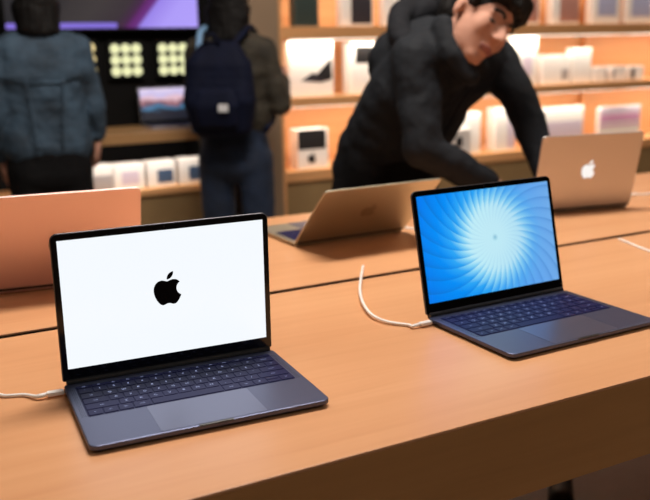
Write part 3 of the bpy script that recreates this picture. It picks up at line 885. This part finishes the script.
blob('hood', bm, M_HOOD, .008, 5, jk, disp=.015, dscale=.07)
bm = bmesh.new()
add_tube(bm, spline([P(474, 86, 2.44), P(460, 104, 2.47), P(446, 130, 2.53), P(425, 160, 2.60)], 6), .004, 8)
finish('zip', bm, M_HOOD, jk, smooth=True)
bm = bmesh.new()
slab_levels(bm, [(pel - Z * .03, hip_ax * .075, .108), (wai - Z * .04, hip_ax * .07, .108)])
for a_, b_, c_ in ((hipR, knR, anR), (hipL, knL, anL)): limb(bm, a_, b_, c_, (.098, .070, .056))
blob('trousers', bm, M_TROUSER, .009, 5, man, disp=.012)
for an in (anR, anL): shoe(man, an, Vector((.15, -1, 0)))

# ---- standing people seen from behind
def stander(ctr, facing, height, label, jm, tm, hair_len, hem, arm_pose, hair_w=.088, girth=1.):
    """ctr: floor point; facing: direction on the floor"""
    f = Vector(facing).normalized(); s = f.cross(Z)            # s to the person's right
    g = Vector((ctr[0], ctr[1], 0)); k = height / 1.7
    pt = lambda a, b, z: g + f * a + s * b + Z * z * k
    pelv = pt(0, 0, .93)
    bm = bmesh.new()
    sx = .165 * k * (.5 + girth * .5)
    slab_levels(bm, [(pt(0, 0, .90), s * .062, .076 * k), (pt(0, 0, 1.08), s * .050, .075 * k), (pt(-.005, 0, 1.28), s * .070, .085 * k), (pt(-.01, 0, 1.385), s * .10, .062 * k)])
    arms = []
    for e in (-1, 1):
        sh = pt(-.01, e * sx / k, 1.375); el, wr, hd, pn = arm_pose[e]
        el, wr = pt(*el), pt(*wr)
        arms.append((sh, el, wr)); limb(bm, sh, el, wr, (.048 * k, .038 * k, .026 * k))
        hd = f * hd[0] + s * hd[1] + Z * hd[2]; pn = f * pn[0] + s * pn[1] + Z * pn[2]
        add_hand(bm, wr, hd, pn, e * -1)
    legs = []
    for e in (-1, 1):
        hp, kn, an = pt(0, e * .09, .88), pt(.015, e * .10, .48), pt(-.01, e * .11, .085)
        legs.append((hp, kn, an)); limb(bm, hp, kn, an, (.072 * k, .054 * k, .038 * k))
        add_capsule(bm, an, .034, an + f * .11 - Z * .045, .03)
    hcn = pt(.02, 0, 1.575)
    add_capsule(bm, pt(-.01, 0, 1.40), .056 * k, pt(.01, 0, 1.53), .05 * k)
    q, hf_, hs_, hu_ = add_head(bm, hcn, f, Z, k)
    o = blob('person', bm, M_SKIN, .007, 4)
    tag(o, label, 'person')
    face_parts(q, hf_, hs_, hu_, k, o)
    bm = bmesh.new()
    add_ellipsoid(bm, q(-.022, 0, .042), f * .100 * k, s * hair_w * k, Z * .090 * k)
    add_ellipsoid(bm, q(-.055, 0, -.01), f * .060 * k, s * (hair_w - .004) * k, Z * .095 * k)
    for i in range(-4, 5):
        a = i / 4 * 1.25
        x, y = -.03 - .062 * math.cos(a), hair_w * .92 * math.sin(a)
        add_capsule(bm, q(x, y, -.02), .024 * k, q(x - .01, y * .92, -hair_len), .018 * k)
    blob('hair', bm, M_HAIR, .007, 3, o, disp=.012, dscale=.04)
    bm = bmesh.new()
    slab_levels(bm, [(pt(0, 0, hem), s * .105 * girth, .112 * k * girth), (pt(0, 0, 1.10), s * .085 * girth, .112 * k * girth), (pt(-.008, 0, 1.28), s * .095 * girth, .118 * k * girth), (pt(-.012, 0, 1.375), s * .115 * girth, .080 * k)])
    for sh, el, wr in arms:
        limb(bm, sh, el, wr - (wr - el).normalized() * .02, (.062 * k, .052 * k, .042 * k))
    for i in range(12):
        a0, a1 = i / 12 * 2 * math.pi, (i + 1) / 12 * 2 * math.pi
        add_capsule(bm, pt(.0 + .062 * math.cos(a0), .07 * math.sin(a0), 1.432 - .012 * math.cos(a0)), .022, pt(.0 + .062 * math.cos(a1), .07 * math.sin(a1), 1.432 - .012 * math.cos(a1)), .022)
    jk = blob('jacket', bm, jm, .008, 4, o, disp=.02, dscale=.08)
    bm = bmesh.new()
    slab_levels(bm, [(pt(0, 0, .86), s * .078, .098 * k), (pt(0, 0, 1.0), s * .060, .090 * k)])
    for hp, kn, an in legs: limb(bm, hp, kn, an, (.090 * k, .070 * k, .056 * k))
    blob('trousers', bm, tm, .009, 4, o, disp=.012)
    for hp, kn, an in legs: shoe(o, an, f)
    return o, pt, jk, s, f, k

jean, jpt, jjk, js, jf, jk_ = stander((.675, 3.82), (.10, 1, 0), 1.70,
    'person in a blue denim jacket and black trousers seen from behind at left', M_DENIM, M_TROUSER, .125, .985,
    {1: ((.01, .205, 1.13), (.06, .215, 1.0), (.3, -.05, -1), (0, -1, 0)), -1: ((-.03, -.205, 1.11), (.08, -.19, .93), (.35, .1, -1), (0, 1, 0))}, hair_w=.086, girth=.86)
# seams, waistband and cuffs of the denim jacket
bm = bmesh.new()
add_tube(bm, spline([jpt(-.085, -.19, 1.28), jpt(-.128, -.09, 1.272), jpt(-.133, 0, 1.27), jpt(-.128, .09, 1.272), jpt(-.085, .19, 1.28)], 6), .0045, 8)
for e in (-1, 1):
    add_tube(bm, spline([jpt(-.130, e * .075, 1.27), jpt(-.126, e * .062, 1.12), jpt(-.120, e * .05, .97)], 6), .0045, 8)
finish('jacket_seams', bm, M_DENIM, jjk, smooth=True)

bpk, bpt, bjk, bs, bf, bk_ = stander((1.485, 3.70), (.62, .80, 0), 1.68,
    'person in an olive jacket and blue jeans seen from behind wearing a backpack', M_OLIVE, M_JEANS, .15, 1.08,
    {1: ((.0, .215, 1.13), (.16, .19, 1.235), (.9, 0, .2), (0, -1, 0)), -1: ((.04, -.19, 1.12), (.12, -.16, .92), (.35, .1, -1), (0, 1, 0))}, hair_w=.094, girth=.84)
# backpack resting on that person's back
bm = bmesh.new()
slab_levels(bm, [(bpt(-.165, -.01, 1.055), bs * .085, .055), (bpt(-.18, -.01, 1.16), bs * .095, .070), (bpt(-.17, -.01, 1.30), bs * .085, .062), (bpt(-.15, -.01, 1.375), bs * .06, .042)])
bag = blob('backpack', bm, M_NAVY, .008, 5, None, disp=.012)
tag(bag, 'navy backpack with a small white patch on the back of the person in olive', 'backpack')
bm = bmesh.new()
slab_levels(bm, [(bpt(-.22, -.01, 1.07), bs * .065, .03), (bpt(-.235, -.01, 1.14), bs * .07, .035), (bpt(-.228, -.01, 1.19), bs * .06, .03)])
blob('front_pocket', bm, M_NAVY, .008, 4, bag)
bm = box(-.022, .022, -.002, .002, -.016, .016, bevel=.001)
pp = bpt(-.272, .03, 1.135)
bmesh.ops.transform(bm, matrix=Matrix.Translation(pp) @ Matrix.Rotation(-math.atan2(bf.x, bf.y), 4, 'Z'), verts=bm.verts)
finish('patch', bm, mat('white_patch', lin(220, 222, 226), .5), bag)
for e in (-1, 1):
    bm = bmesh.new()
    add_tube(bm, spline([bpt(-.16, e * .07 - .03, 1.38), bpt(-.09, e * .10 - .01, 1.455), bpt(.0, e * .10, 1.470), bpt(.09, e * .10, 1.40), bpt(.13, e * .11, 1.24), bpt(.06, e * .17, 1.08), bpt(-.08, e * .165, 1.02)], 6), .014, 8)
    finish('strap', bm, mat('light_blue_strap', lin(120, 160, 200), .6) if e < 0 else M_NAVY, bag, smooth=True)
bm = bmesh.new(); add_tube(bm, spline([bpt(-.19, -.06, 1.405), bpt(-.20, -.045, 1.44), bpt(-.20, -.015, 1.44), bpt(-.19, 0, 1.405)], 5), .007, 8)
finish('top_handle', bm, M_NAVY, bag, smooth=True)

# ------------------------------------------------------------------ shoe on the floor under the table
fp = onz(571, 495, 0)
bm = bmesh.new()
add_capsule(bm, (fp.x - .10, fp.y - .06, .040), .038, (fp.x + .01, fp.y + .06, .046), .036)
add_capsule(bm, (fp.x + .0, fp.y + .05, .05), .038, (fp.x + .012, fp.y + .065, .085), .034)
so = blob('shoe', bm, M_SHOE, .006, 4)
tag(so, 'black shoe on the stone floor just below the edge of the table', 'shoe')
for v in so.data.vertices: v.co.z = max(v.co.z, .004)
bm = bmesh.new(); add_slab(bm, rounded_outline(-.07, .09, -.036, .036, .034), 0, .012, .002, Matrix.Translation((fp.x - .045, fp.y, 0)) @ Matrix.Rotation(math.atan2(.12, .11), 4, 'Z'))
finish('sole', bm, M_SOLE, so)

# ------------------------------------------------------------------ ceiling panels that carry the lamps, added fill included
M_DIFF = emit('ceiling_diffuser', (1, .9, .8), .9)
for (x, y, sx, sy, p), lab in zip(LIGHTS, ('largest flat ceiling light over the middle of the table', 'flat ceiling light over the left end of the table', 'flat ceiling light over the right end of the table', 'unseen fill light added above the aisle before the table')):
    t = tag(empty('ceiling_light', (x, y, CEIL)), lab, 'light', 'flat ceiling lights')
    bm = box(-sx / 2 - .04, sx / 2 + .04, -sy / 2 - .04, -sy / 2, -.02, .05)
    add_box(bm, -sx / 2 - .04, sx / 2 + .04, sy / 2, sy / 2 + .04, -.02, .05)
    add_box(bm, -sx / 2 - .04, -sx / 2, -sy / 2, sy / 2, -.02, .05)
    add_box(bm, sx / 2, sx / 2 + .04, -sy / 2, sy / 2, -.02, .05)
    finish('frame', bm, M_WHITE, t)
    finish('diffuser', box(-sx / 2, sx / 2, -sy / 2, sy / 2, -.005, .0), M_DIFF, t)
